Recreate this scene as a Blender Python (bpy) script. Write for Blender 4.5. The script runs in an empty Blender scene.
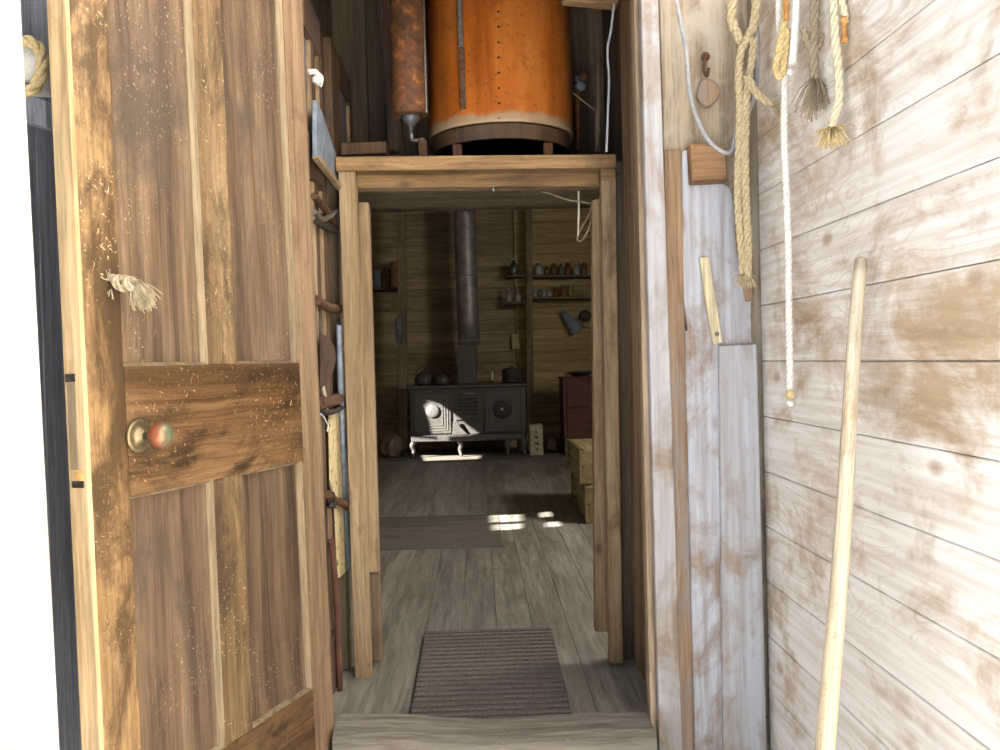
import bpy, bmesh, math, random
from mathutils import Vector, Matrix, noise as mnoise
random.seed(7)
S = bpy.context.scene
COL = S.collection
PI = math.pi

# ------------------------------------------------------------------ camera
F_PX, ROLL = 870.0, 0.026
CAM = Vector((0, 0, 1.12))
_v = Vector((478-500, -(361-375), -F_PX)).normalized()
_u = Vector((-math.sin(ROLL), math.cos(ROLL), 0)); _u -= _v*_u.dot(_v); _u.normalize()
_x = _v.cross(_u)
R = Matrix((_x, _v, _u))
cd = bpy.data.cameras.new('camera'); cam = bpy.data.objects.new('camera', cd); COL.objects.link(cam)
cd.sensor_width = 36; cd.lens = 36*F_PX/1000; cd.clip_start = .02; cd.clip_end = 200
cam.matrix_world = Matrix.Translation(CAM) @ R.to_4x4()
S.camera = cam

def ray(px, py): return R @ Vector((px-500, 375-py, -F_PX))
def atY(px, py, Y): d = ray(px, py); return CAM + d*(Y/d.y)
def atX(px, py, X): d = ray(px, py); return CAM + d*(X/d.x)
def atZ(px, py, Z): d = ray(px, py); return CAM + d*((Z-CAM.z)/d.z)

# ------------------------------------------------------------------ materials
def lin(h):
    h = h.lstrip('#'); o = []
    for i in (0, 2, 4):
        c = int(h[i:i+2], 16)/255
        o.append(c/12.92 if c <= .04045 else ((c+.055)/1.055)**2.4)
    return (*o, 1)
class NT:
    def __init__(s, name):
        s.m = bpy.data.materials.new(name); s.m.use_nodes = True
        s.n = s.m.node_tree.nodes; s.l = s.m.node_tree.links; s.n.clear()
        s.out = s.n.new('ShaderNodeOutputMaterial'); s.b = s.n.new('ShaderNodeBsdfPrincipled')
        s.l.new(s.b.outputs[0], s.out.inputs[0])
    def link(s, a, b): s.l.new(a, b)
    def coord(s): return s.n.new('ShaderNodeTexCoord').outputs['Object']
    def vmath(s, op, a, b):
        k = s.n.new('ShaderNodeVectorMath'); k.operation = op
        for i, q in enumerate((a, b)):
            if hasattr(q, 'is_linked'): s.link(q, k.inputs[i])
            else: k.inputs[i].default_value = q
        return k.outputs[0]
    def math(s, op, a, b=0.0):
        k = s.n.new('ShaderNodeMath'); k.operation = op
        for i, q in enumerate((a, b)):
            if hasattr(q, 'is_linked'): s.link(q, k.inputs[i])
            else: k.inputs[i].default_value = q
        return k.outputs[0]
    def noise(s, vec, scale=1, detail=6, rough=.6, dist=0):
        k = s.n.new('ShaderNodeTexNoise'); s.link(vec, k.inputs['Vector'])
        k.inputs['Scale'].default_value = scale; k.inputs['Detail'].default_value = detail
        k.inputs['Roughness'].default_value = rough; k.inputs['Distortion'].default_value = dist
        return k.outputs['Fac']
    def vor(s, vec, scale=1):
        k = s.n.new('ShaderNodeTexVoronoi'); s.link(vec, k.inputs['Vector']); k.inputs['Scale'].default_value = scale
        return k.outputs['Distance']
    def ramp(s, fac, stops):
        k = s.n.new('ShaderNodeValToRGB'); s.link(fac, k.inputs[0]); e = k.color_ramp.elements
        while len(e) < len(stops): e.new(.5)
        for i, (p, c) in enumerate(stops):
            e[i].position = p
            e[i].color = lin(c) if isinstance(c, str) else (c, c, c, 1)
        return k.outputs[0]
    def mix(s, fac, a, b, mode='MIX'):
        k = s.n.new('ShaderNodeMix'); k.data_type = 'RGBA'; k.blend_type = mode
        for i, q in ((0, fac), (6, a), (7, b)):
            if hasattr(q, 'is_linked'): s.link(q, k.inputs[i])
            elif isinstance(q, str): k.inputs[i].default_value = lin(q)
            elif i == 0: k.inputs[0].default_value = q
            else: k.inputs[i].default_value = (q, q, q, 1)
        return k.outputs[2]
    def bump(s, h, strength=.3, dist=.004):
        k = s.n.new('ShaderNodeBump'); s.link(h, k.inputs['Height']); k.inputs['Strength'].default_value = strength
        k.inputs['Distance'].default_value = dist; s.link(k.outputs[0], s.b.inputs['Normal'])
    def done(s, col, rough=.7, metal=0, spec=.3):
        if hasattr(col, 'is_linked'): s.link(col, s.b.inputs['Base Color'])
        else: s.b.inputs['Base Color'].default_value = lin(col)
        if hasattr(rough, 'is_linked'): s.link(rough, s.b.inputs['Roughness'])
        else: s.b.inputs['Roughness'].default_value = rough
        s.b.inputs['Metallic'].default_value = metal; s.b.inputs['Specular IOR Level'].default_value = spec
        return s.m

def wood(name, dark, mid, light, axis='Z', grime=None, gamt=.5, gscale=3.0, scratch=None, samt=.5, knots=.6,
         rough=.75, fine=60, seed=0, contrast=1.0, figure=0.0, bump=.35, island=.25, val=1.0):
    t = NT(name); co = t.coord()
    isl = t.n.new('ShaderNodeNewGeometry').outputs['Random Per Island']
    off = t.vmath('MULTIPLY', (7.3, 5.1, 9.7), (1, 1, 1))
    k = t.n.new('ShaderNodeVectorMath'); k.operation = 'SCALE'; k.inputs[0].default_value = (7.3, 5.1, 9.7); t.link(isl, k.inputs['Scale'])
    co = t.vmath('ADD', co, k.outputs[0]); co = t.vmath('ADD', co, (seed*3.7, seed*1.3, seed*2.1))
    def st(c, a):
        v = {'X': (a, c, c), 'Y': (c, a, c), 'Z': (c, c, a)}[axis]
        return t.vmath('MULTIPLY', co, v)
    warp = t.noise(st(3, 1.2), 1, 3)
    wv = t.n.new('ShaderNodeVectorMath'); wv.operation = 'SCALE'; wv.inputs[0].default_value = (.06, .06, .06); t.link(warp, wv.inputs['Scale'])
    co2 = t.vmath('ADD', co, wv.outputs[0])
    def st2(c, a): return t.vmath('MULTIPLY', co2, {'X': (a, c, c), 'Y': (c, a, c), 'Z': (c, c, a)}[axis])
    n1 = t.noise(st2(14, .9), 1, 7, .62, .3)
    lo, hi = .5-.22/contrast, .5+.22/contrast
    c = t.ramp(n1, [(lo, dark), (.5, mid), (hi, light)])
    n2 = t.noise(st2(fine, 1.6), 1, 4, .7)
    c = t.mix(.55, c, t.ramp(n2, [(.34, .45), (.6, 1.15)]), 'MULTIPLY')
    n3 = t.noise(st2(fine*2.2, 3.5), 1, 3, .7)
    c = t.mix(.5, c, t.ramp(n3, [(.36, .5), (.55, 1.1)]), 'MULTIPLY')
    if figure:
        rg = t.math('SINE', t.math('MULTIPLY', t.noise(st(6, 1.1), 1, 2, .4, .5), 95))
        c = t.mix(figure, c, t.ramp(rg, [(.2, .6), (.6, 1.1)]), 'MULTIPLY')
    if grime:
        g = t.noise(t.vmath('MULTIPLY', co, {'X': (.5, 1, 1), 'Y': (1, .5, 1), 'Z': (1, 1, .5)}[axis]), gscale, 9, .72, .4)
        th = .62-.22*gamt
        c = t.mix(t.ramp(g, [(th-.03, 0.0), (th+.09, .85)]), c, grime)
    if knots:
        v = t.vor(st(4.2, 2.1), 1)
        c = t.mix(t.ramp(v, [(.045, knots), (.10, 0.0)]), c, dark)
        c = t.mix(.8, c, t.ramp(v, [(.03, .45), (.06, 1.0)]), 'MULTIPLY')
    if scratch:
        r = t.n.new('ShaderNodeVectorRotate'); r.rotation_type = 'EULER_XYZ'; t.link(co, r.inputs['Vector']); r.inputs['Rotation'].default_value = (.25, .3, .2)
        for i, mul in enumerate(((190, 190, 38), (60, 210, 170))):
            s1 = t.noise(t.vmath('MULTIPLY', r.outputs[0], mul), 1, 3, .6)
            msk = t.noise(t.vmath('MULTIPLY', co, (4, 4, 3)), 1, 3)
            m_ = t.math('MULTIPLY', t.ramp(s1, [(.64, 0.0), (.70, samt)]), t.ramp(msk, [(.46, 0.0), (.6, 1.0)]))
            c = t.mix(m_, c, scratch)
    hv = t.mix(.5, n1, n2)
    t.bump(hv, bump)
    # slight board to board difference
    c = t.mix(1.0, c, t.ramp(isl, [(0.0, 1-island), (1.0, 1.0)]), 'MULTIPLY')
    if val != 1.0: c = t.mix(1.0, c, val, 'MULTIPLY')
    return t.done(c, rough)

def painted(name, base, paint, axis='Y', thr=.48, worn=None, seed=0, soft=.06, scale=2.6, lines=.25, figure=0.0):
    """whitewashed boards whose paint has worn off to the wood in patches"""
    t = NT(name); co = t.vmath('ADD', t.coord(), (seed*2.3, seed*4.1, seed*1.9))
    def st(c, a): return t.vmath('MULTIPLY', co, {'X': (a, c, c), 'Y': (c, a, c), 'Z': (c, c, a)}[axis])
    g = t.noise(st(16, 1.2), 1, 6, .6, .6)
    wd = t.mix(t.ramp(g, [(.35, 0.0), (.65, 1.0)]), base, worn or base)
    big = t.noise(st(1.0, .7), scale, 9, .66, .5)
    small = t.noise(st(40, 4), 1, 5, .7)
    m = t.math('ADD', t.math('MULTIPLY', big, .82), t.math('MULTIPLY', small, .18))
    pm = t.ramp(m, [(thr-soft, 0.0), (thr+soft, 1.0)])
    pc = t.mix(t.ramp(t.noise(st(50, 2), 1, 4), [(.3, lines), (.6, 0.0)]), paint, base)
    c = t.mix(pm, wd, pc)
    if figure:
        rg = t.math('SINE', t.math('MULTIPLY', t.noise(st(5, 1.1), 1, 3, .45, .5), 190))
        c = t.mix(t.math('MULTIPLY', t.ramp(rg, [(.55, 0.0), (.9, figure)]), t.ramp(t.noise(st(2, 1), 1, 2), [(.45, 0.0), (.6, 1.0)])), c, worn or base)
    v = t.vor(st(5.5, 3.0), 1)
    c = t.mix(t.ramp(v, [(.05, .75), (.12, 0.0)]), c, base)
    t.bump(t.mix(.5, g, small), .3)
    return t.done(c, .8)

def plain(name, c1, c2, scale=20, rough=.6, metal=0, spec=.4, thr=.5, w=.15, bump=.2, c3=None):
    t = NT(name); co = t.coord(); n = t.noise(co, scale, 7, .65, .3)
    c = t.ramp(n, [(thr-w, c1), (thr+w, c2)] + ([(min(thr+w*1.7, .99), c3)] if c3 else []))
    if bump: t.bump(n, bump)
    return t.done(c, rough, metal, spec)

M = {}
M['door_stile'] = wood('door_stile_wood', '#6b4f31', '#9b7c54', '#bda079', 'Z', '#44321f', .66, 6.5, '#dcc596', 1.0, knots=.4, seed=1, rough=.6, val=0.82)
M['door_far'] = wood('door_far_stile_wood', '#705741', '#957a5f', '#ab9276', 'Z', '#634c36', .2, 4, '#cdb793', .5, seed=2, val=0.74)
M['door_panel'] = wood('door_panel_wood', '#4a382a', '#6f5944', '#8b745e', 'Z', '#52463a', .35, 2.5, '#c9b496', .6, knots=.5, seed=3, fine=75, contrast=1.4, val=0.72)
M['door_rail'] = wood('door_lock_rail_wood', '#432f1c', '#6f5234', '#957552', 'X', '#382818', .5, 5.5, '#c9ab7c', .8, knots=.5, seed=4, rough=.5, val=0.72)
M['door_mull'] = wood('door_mullion_wood', '#5d462f', '#89704f', '#a88f6d', 'Z', '#493725', .45, 6, '#cfb993', .8, knots=.4, seed=5, val=0.72)
M['bead'] = wood('door_bead_wood', '#6f5d49', '#958267', '#b3a288', 'Z', knots=0, seed=6, val=0.76)
M['door_edge'] = wood('door_edge_wood', '#a08058', '#c3a77c', '#d6c199', 'Z', '#826644', .12, 3, None, knots=.5, seed=7, fine=40, contrast=.8, val=0.9)
M['post'] = wood('frame_post_wood', '#846c50', '#a58c6c', '#b9a283', 'Z', '#6c583f', .2, 4, None, knots=.7, seed=8, val=0.84)
M['lintel'] = wood('lintel_wood', '#70553a', '#9b7c56', '#b39570', 'X', '#544029', .22, 4, None, knots=.7, seed=9, val=0.9)
M['passage'] = wood('passage_board_wood', '#5a4734', '#8a745a', '#a5917a', 'Z', '#4e3d2c', .15, 3, None, knots=.4, seed=10, val=1.1)
M['passage_edge'] = wood('passage_edge_wood', '#6f5d49', '#a39078', '#bfae97', 'Z', None, knots=.4, seed=11)
M['wall_r'] = painted('whitewashed_wall_wood', '#a68f74', '#efedea', 'Y', .445, '#bfac92', 1, .06, 3.4, .4, figure=.35)
M['corner'] = painted('whitewashed_corner_wood', '#7a6b60', '#b0b5c0', 'Z', .48, '#948579', 2, .06, 5.5, .6)
M['corner2'] = painted('whitewashed_board_wood', '#877c71', '#aeb2bb', 'Z', .45, '#998d82', 3, .06, 6, .6)
M['beam'] = painted('weathered_beam_wood', '#7d6f63', '#adaeb4', 'Z', .46, '#948779', 4, .08, 5.5, .55)
M['strip'] = wood('bare_strip_wood', '#80644b', '#a5886d', '#b7a08a', 'Z', '#908a88', .45, 5, None, knots=.6, seed=12, val=0.85)
M['raw'] = wood('raw_plank_wood', '#776955', '#998b76', '#aa9c88', 'Z', '#a89f93', .45, 7, None, knots=.6, seed=13)
M['rust_block'] = wood('brown_block_wood', '#5f452f', '#866648', '#a07f5e', 'X', '#6b4a35', .3, 9, None, knots=.3, seed=14, bump=.8)
M['sill'] = wood('threshold_wood', '#655f5a', '#8d877e', '#a69f96', 'X', '#70655b', .3, 4, '#c0bbb0', .6, knots=.6, seed=15, rough=.9)
M['left_board'] = painted('white_board_wood', '#8f8170', '#b9b7b2', 'Z', .43, '#a09483', 5, .07, 3, .45)
M['left_wall'] = wood('grey_side_wall_wood', '#8d8f98', '#babdc6', '#cccfd8', 'Z', '#8d8681', .25, 3, None, knots=.4, seed=16)
M['white_block'] = plain('white_block_paint', '#a39c92', '#d9d5ce', 14, .8)
M['rope'] = plain('tan_rope_fibre', '#a3926f', '#cdbfa0', 120, .9, bump=.5)
M['rope_y'] = plain('yellow_rope_fibre', '#b59d6b', '#dac698', 120, .9, bump=.5)
M['rope_w'] = plain('white_cord_fibre', '#cfcdc8', '#eceae6', 160, .9, bump=.5)
M['rope_c'] = plain('cream_rope_fibre', '#c0b697', '#dfd8bf', 140, .9, bump=.5)
M['rope_g'] = plain('greyed_rope_fibre', '#867b66', '#aa9d85', 140, .9, bump=.5)
M['cable'] = plain('grey_cable', '#8b8e94', '#a6a9af', 30, .6)
M['toggle'] = plain('toggle_wood', '#a06d34', '#d4a566', 40, .6)
M['pole'] = wood('bleached_pole_wood', '#b7a584', '#dccdb0', '#efe6d1', 'Z', '#b59d76', .15, 9, '#8d7654', .8, knots=0, seed=17, fine=120, val=0.85)
M['scrap'] = wood('pale_scrap_wood', '#c9b98c', '#e4d8b4', '#f0e8cd', 'Z', knots=0, seed=18, val=0.85)
M['steel'] = plain('dull_steel', '#6c6a66', '#96938c', 60, .45, .8)
M['rust'] = plain('rusty_iron', '#3c2a20', '#6d4c37', 60, .8, .3, c3='#82664e')
M['dark_iron'] = plain('dark_iron', '#2a2725', '#413b37', 60, .6, .5)
M['brass'] = plain('tarnished_knob', '#84492f', '#62765f', 9, .3, .4, thr=.5, w=.12, bump=0)
M['rose'] = plain('tarnished_rose', '#5c5444', '#8c7b5c', 40, .4, .7)
M['inner_door'] = wood('inner_door_wood', '#4a372e', '#6d5547', '#84705f', 'Z', '#5c5f66', .35, 3.5, None, knots=.4, seed=19, rough=.5, val=0.8)
M['inner_panel'] = wood('inner_door_panel_wood', '#56585f', '#757982', '#8a8e97', 'Z', '#5a4638', .3, 4, None, knots=0, seed=20, val=0.8)
M['inner_brown'] = wood('inner_brown_wood', '#4c3828', '#6f543d', '#856a50', 'Z', '#4a4644', .3, 4, knots=.3, seed=21, val=0.62)
M['cream'] = plain('peeling_cream_paint', '#7a6b4f', '#bfae86', 40, .8, thr=.42, w=.03)
M['bluegrey'] = plain('blue_grey_paint', '#5f6a78', '#8792a0', 18, .6)
M['leather'] = plain('dark_leather', '#2f211a', '#4d382c', 30, .5)
M['floor'] = wood('hut_floor_wood', '#757068', '#97928a', '#aba69f', 'Y', '#6d655d', .25, 2, '#a39e95', .4, knots=.3, seed=22, rough=.5, fine=30, val=.8)
M['floor_dark'] = wood('dark_floor_wood', '#544f48', '#6d6760', '#7d776f', 'X', None, knots=.2, seed=23, rough=.6)
M['mat'] = plain('doormat_pile', '#544c49', '#6f6662', 90, .95, bump=.6)
M['room'] = wood('hut_wall_wood', '#705f4a', '#8c7b62', '#9c8b70', 'X', '#655642', .2, 2, None, knots=.4, seed=24, val=1.15)
M['room_v'] = wood('hut_upright_wood', '#564838', '#73634f', '#857560', 'Z', '#4a3e32', .2, 2, None, knots=.4, seed=25)
M['room_y'] = wood('yellow_plank_wood', '#8d7a57', '#ab976d', '#b8a57c', 'X', '#7d6c4d', .1, 2, None, knots=.4, seed=26, val=1.1)
M['dark'] = wood('loft_board_wood', '#4d4236', '#6a5b4b', '#7d6e5c', 'Z', None, knots=.3, seed=27)
M['black'] = plain('black_range_iron', '#403d3a', '#53504c', 30, .5, .3, spec=.4)
M['grate'] = plain('burnished_trim', '#5a5755', '#716e6b', 40, .4, .45)
M['pipe'] = plain('stovepipe_metal', '#6a6763', '#8d8a86', 9, .5, .5)
M['redbox'] = plain('dark_red_paint', '#4a3027', '#5f3e33', 10, .7)
M['box_b'] = plain('brown_cardboard', '#5e412a', '#7d5a3a', 10, .8)
M['crate'] = wood('crate_wood', '#867651', '#a6966a', '#b5a67c', 'Y', None, knots=.3, seed=28, val=.7)
M['crate_light'] = plain('pale_box_paper', '#8b8573', '#aba58f', 30, .8)
M['ink'] = plain('stencil_ink', '#29241e', '#3c342b', 30, .8)
M['cloth'] = plain('pale_cloth', '#8a8260', '#a69c76', 20, .9)
M['tin'] = plain('tin_label', '#6a5a30', '#8b7a44', 30, .5)
M['glassy'] = plain('dark_bottle_glass', '#2e3a2e', '#4a5646', 10, .12, spec=.8, bump=0)
M['glass_clear'] = plain('clear_bottle_glass', '#6e7670', '#98a09a', 10, .1, spec=.8, bump=0)
M['glass_brown'] = plain('brown_bottle_glass', '#4a3018', '#6a4826', 10, .12, spec=.8, bump=0)
M['candle'] = plain('candle_wax', '#b9b0a0', '#dcd4c4', 10, .5)
M['snow'] = plain('packed_snow_grit', '#cfcfcf', '#f0f0f2', 3, .9)
M['pan'] = plain('galvanised_pan', '#44464a', '#64676b', 12, .45, .4)
M['wire'] = plain('white_lead_wire', '#a5a8ad', '#c4c7cb', 30, .6)
M['stick'] = plain('hanging_cord', '#7d705a', '#a0937a', 30, .8)
M['red'] = plain('red_thread', '#b04a38', '#c86a56', 30, .8)
def orange():
    t = NT('orange_tank_paint'); co = t.coord()
    n = t.noise(t.vmath('MULTIPLY', co, (9, 9, 1.2)), 1, 6, .6, .2)
    c = t.ramp(n, [(.3, '#8a4618'), (.5, '#b26220'), (.68, '#c07a3a')])
    r = t.noise(co, 9, 9, .7, .3)
    c = t.mix(t.ramp(r, [(.56, 0.0), (.66, .8)]), c, '#93501f')
    f = t.noise(co, 60, 4, .6)
    c = t.mix(t.ramp(f, [(.60, 0.0), (.68, .7)]), c, '#5b3a26')
    sep = t.n.new('ShaderNodeSeparateXYZ'); t.link(co, sep.inputs[0])
    zz = t.math('ADD', sep.outputs[2], t.math('MULTIPLY', t.noise(t.vmath('MULTIPLY', co, (8, 8, 3)), 1, 6, .7), -.075))
    c = t.mix(t.ramp(t.math('ADD', zz, t.math('MULTIPLY', t.noise(co, 40, 4), .02)), [(.0, .75), (.02, 0.0)]), c, '#a0957c')
    t.bump(r, .25)
    return t.done(c, .5, 0, .4)
M['orange'] = orange()
M['rustcyl'] = plain('rusty_orange_metal', '#46301f', '#6e4526', 22, .7, c3='#9a612f', thr=.48, w=.1)

# ------------------------------------------------------------------ mesh helpers
class MB:
    def __init__(s): s.bm = bmesh.new()
    def _bev(s, faces, bev, seg=1):
        if not bev: return
        es = list({e for f in faces for e in f.edges})
        bmesh.ops.bevel(s.bm, geom=es, offset=bev, segments=seg, affect='EDGES', profile=.7)
    def box(s, x0, x1, y0, y1, z0, z1, bev=.002, M_=None, seg=1):
        P = [Vector((x, y, z)) for x in (x0, x1) for y in (y0, y1) for z in (z0, z1)]
        if M_: P = [M_ @ p for p in P]
        v = [s.bm.verts.new(p) for p in P]
        fs = [s.bm.faces.new([v[i] for i in q]) for q in ((0,1,3,2),(4,6,7,5),(0,4,5,1),(2,3,7,6),(0,2,6,4),(1,5,7,3))]
        s._bev(fs, bev, seg); return s
    def prism(s, pts, d, bev=.002):
        """polygon of 3D points extruded by vector d"""
        a = [s.bm.verts.new(p) for p in pts]; b = [s.bm.verts.new(p+d) for p in pts]
        fs = [s.bm.faces.new(a), s.bm.faces.new(b[::-1])]
        n = len(a)
        for i in range(n): fs.append(s.bm.faces.new((a[i], b[i], b[(i+1) % n], a[(i+1) % n])))
        s._bev(fs, bev); return s
    def tube(s, path, r, seg=8, caps=True, rfun=None):
        n = len(path); rings = []; up = None
        for i, p in enumerate(path):
            t = (path[min(i+1, n-1)]-path[max(i-1, 0)]).normalized()
            if up is None:
                up = Vector((0, 0, 1)) if abs(t.z) < .9 else Vector((1, 0, 0))
            a = (up - t*up.dot(t)).normalized(); up = a; b = t.cross(a)
            rr = rfun(i/(n-1)) if rfun else r
            rings.append([s.bm.verts.new(p+(a*math.cos(2*PI*k/seg)+b*math.sin(2*PI*k/seg))*rr) for k in range(seg)])
        for i in range(n-1):
            for k in range(seg):
                f = s.bm.faces.new((rings[i][k], rings[i][(k+1) % seg], rings[i+1][(k+1) % seg], rings[i+1][k])); f.smooth = True
        if caps: s.bm.faces.new(rings[0][::-1]); s.bm.faces.new(rings[-1])
        return s
    def lathe(s, prof, c=Vector((0, 0, 0)), axis='Z', seg=32, M_=None, smooth=True):
        rings = []
        for r, h in prof:
            ring = []
            for k in range(seg):
                a = 2*PI*k/seg; x, y = r*math.cos(a), r*math.sin(a)
                p = {'Z': Vector((x, y, h)), 'Y': Vector((x, h, y)), 'X': Vector((h, x, y))}[axis]
                p = (M_ @ p) if M_ else p
                ring.append(s.bm.verts.new(p + c))
            rings.append(ring)
        for i in range(len(rings)-1):
            for k in range(seg):
                f = s.bm.faces.new((rings[i][k], rings[i][(k+1) % seg], rings[i+1][(k+1) % seg], rings[i+1][k])); f.smooth = smooth
        s.bm.faces.new(rings[0][::-1]); s.bm.faces.new(rings[-1]); return s
    def rope(s, path, r, pitch=None, strands=3, seg=6):
        """laid rope: strands wound round the path"""
        pitch = pitch or r*7
        P = resample(path, r*.55); n = len(P); sr = r*.56
        fr = []; up = None
        for i, p in enumerate(P):
            t = (P[min(i+1, n-1)]-P[max(i-1, 0)]).normalized()
            if up is None: up = Vector((0, 1, 0)) if abs(t.y) < .9 else Vector((1, 0, 0))
            a = (up-t*up.dot(t)).normalized(); up = a; fr.append((a, t.cross(a)))
        L = 0; acc = [0]
        for i in range(1, n): L += (P[i]-P[i-1]).length; acc.append(L)
        for k in range(strands):
            q = []
            for i in range(n):
                an = 2*PI*(acc[i]/pitch + k/strands)
                q.append(P[i]+(fr[i][0]*math.cos(an)+fr[i][1]*math.sin(an))*r*.5)
            s.tube(q, sr, seg)
        return s
    def build(s, name, mat, parent=None, world=False, sub=False):
        bmesh.ops.recalc_face_normals(s.bm, faces=s.bm.faces)
        me = bpy.data.meshes.new(name)
        if world and parent is not None: s.bm.transform(parent.matrix_basis.inverted())
        s.bm.to_mesh(me); s.bm.free()
        o = bpy.data.objects.new(name, me); COL.objects.link(o); me.materials.append(M[mat] if isinstance(mat, str) else mat)
        if parent is not None: o.parent = parent
        return o
def resample(path, step):
    # catmull-rom then even steps
    pts = [path[0]]+list(path)+[path[-1]]; dense = []
    for i in range(1, len(pts)-2):
        p0, p1, p2, p3 = pts[i-1:i+3]; m = max(4, int((p2-p1).length/step))
        for j in range(m):
            t = j/m
            dense.append(.5*((2*p1)+(p2-p0)*t+(2*p0-5*p1+4*p2-p3)*t*t+(3*p1-p0-3*p2+p3)*t**3))
    dense.append(path[-1]); return dense
def tag(o, label, cat, group=None, kind=None):
    o['label'] = label; o['category'] = cat
    if group: o['group'] = group
    if kind: o['kind'] = kind
    return o
def struct(o, label=None):
    o['kind'] = 'structure'
    if label: o['label'] = label
    return o
def thing(name, label, cat, loc=(0, 0, 0), mat=None, group=None, kind=None):
    o = bpy.data.objects.new(name, None); COL.objects.link(o); o.empty_display_size = .1
    o.matrix_basis = mat if mat is not None else Matrix.Translation(loc)
    return tag(o, label, cat, group, kind)
def px(pts, Y): return [atY(x, y, Y) for x, y in pts]
def slab(name, pts, Y, th, mat, bev=.003, parent=None):
    return MB().prism(px(pts, Y), Vector((0, th, 0)), bev).build(name, mat, parent, world=True)
def fray(mb, p, d, n, ln, spread, r=.0009, rad=.005):
    for i in range(n):
        a = Vector((random.gauss(0, 1), random.gauss(0, 1), random.gauss(0, 1)))*spread
        q = p + a.normalized()*rad*random.random()
        e = q + (d+a).normalized()*ln*random.uniform(.6, 1.1)
        m_ = (q+e)/2+a*ln*.12
        mb.tube([q, m_, e], r, 4)
    return mb

# =================================================================== SETTING
YF = 2.61        # facade plane
YB_ = 11.2
# floor boards of porch and room run away from the camera
mb = MB(); x = -3.1; mb.box(-3.3, 3.3, YF+.03, 11.6, -.08, -.03, 0)
while x < 3.0:
    mb.box(x, x+.1488, YF+.028, 11.6, -.04, 0, .0015); x += .15
struct(mb.build('floor', 'floor'), 'worn grey plank floor running back through the hut')
mb = MB(); mb.box(-8, 8, -6, YF-.02, -.5, -.3, 0)
g = struct(mb.build('floor', 'snow')); g.name = 'floor_outside'
g['label'] = 'pale trodden ground outside the doorway'
# dark floor strip just inside
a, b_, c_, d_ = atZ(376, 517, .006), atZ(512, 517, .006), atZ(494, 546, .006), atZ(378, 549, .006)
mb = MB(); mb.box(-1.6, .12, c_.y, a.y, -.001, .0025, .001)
struct(mb.build('trim_1', 'floor_dark'), 'thin darker strip across the hut floor')

# right porch wall: horizontal tongue and groove boards
XR = .865
mb = MB(); z0 = atY(763, 361, YF).z; pitch = .168; k = -9
while z0+k*pitch < 3.4:
    za = z0+k*pitch; mb.box(XR, XR+.03, -1.2, YF+.02, za+.001, za+pitch-.001, .0022); k += 1
mb.box(XR+.02, XR+.05, -1.2, YF+.06, -.4, 3.7, 0)
struct(mb.build('wall_right', 'wall_r'), 'whitewashed horizontal board wall beside the doorway')

# facade right of doorway (backing) and its boards
mb = MB(); mb.box(.56, 3.3, YF+.045, YF+.09, -.3, 3.6, 0); struct(mb.build('wall_front_right', 'raw'))
mb = MB(); mb.box(-3.2, -.52, YF+.045, YF+.09, -.3, 3.6, 0); struct(mb.build('wall_front_left', 'left_wall'))
mb = MB(); mb.box(-.6, .6, YF+.045, YF+.09, 2.36, 3.6, 0); mb.box(-3.3, 3.3, YF+.09, YB_+.1, 3.3, 3.34, 0); struct(mb.build('wall_front_top', 'dark'))
n_trim = [2]
def trim(pts, Y, th, mat, label, bev=.003):
    o = slab('trim_%d' % n_trim[0], pts, Y, th, mat, bev); n_trim[0] += 1
    return struct(o, label)
trim([(658.5, -30), (747, -30), (753, 300), (668, 300)], YF+.02, .026, 'raw', 'bare brown upper wall board behind the ropes')
trim([(633, -30), (640, -30), (660, 790), (652, 790)], YF+.005, .05, 'passage_edge', 'narrow weathered edge strip of the doorway')
trim([(640, -30), (657.5, -30), (684, 790), (660.5, 790)], YF-.03, .07, 'beam', 'pale weathered upright beam right of the doorway')
trim([(664, 150), (682, 150), (695, 790), (676, 790)], YF, .03, 'strip', 'bare reddish strip between the beam and the boards')
# upper board with broken right edge
trim([(682, 152), (690, 148), (722, 184), (731, 188), (735, 215), (741, 240), (744, 270), (751, 290), (752, 350), (690, 346), (684, 300)], YF-.004, .028, 'corner', 'upright whitewashed board with broken edge under the brown block')
trim([(685, 330), (719, 330), (724, 790), (696, 790)], YF-.006, .03, 'corner', 'peeling whitewashed upright board with bare knots')
trim([(719, 346), (757, 344), (768, 790), (724, 790)], YF-.02, .045, 'corner2', 'smooth grey white corner board beside the right wall')

# right side of the passage: upright boards
mb = MB(); zt = 3.3
for y0, y1 in ((YF+.03, 2.80), (2.803, 2.96), (2.963, 3.16)):
    mb.box(.545, .57, y0, y1, 0, zt, .004)
struct(mb.build('wall_passage_right', 'passage'), 'brown upright boards lining the right of the passage')
mb = MB(); mb.box(-.60, -.575, YF+.03, 3.16, 0, zt, .002); struct(mb.build('wall_passage_left', 'dark'))

# threshold beam
mb = MB(); L, Rr = atY(339, 718, YF), atY(648, 717, YF)
nx = 40
def ztop(t): return L.z*(1-t)+Rr.z*t + .004*math.sin(t*9)-.012*math.exp(-((t-.45)/.25)**2)+.003*mnoise.noise(Vector((t*14, 0, 0)))
rows = []
for i in range(nx+1):
    t = i/nx; X = L.x*(1-t)+Rr.x*t; z = ztop(t)+.006
    rows.append([mb.bm.verts.new(p) for p in ((X, YF+.03, -.02), (X, YF+.03, z-.006), (X, YF+.015, z), (X, YF-.10, z-.004), (X, YF-.125, z-.018+.004*mnoise.noise(Vector((t*20, 3, 0)))), (X, YF-.135, -.3))])
for i in range(nx):
    for j in range(5): f = mb.bm.faces.new((rows[i][j], rows[i+1][j], rows[i+1][j+1], rows[i][j+1]))
mb.bm.faces.new(rows[0]); mb.bm.faces.new(rows[-1][::-1])
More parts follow.
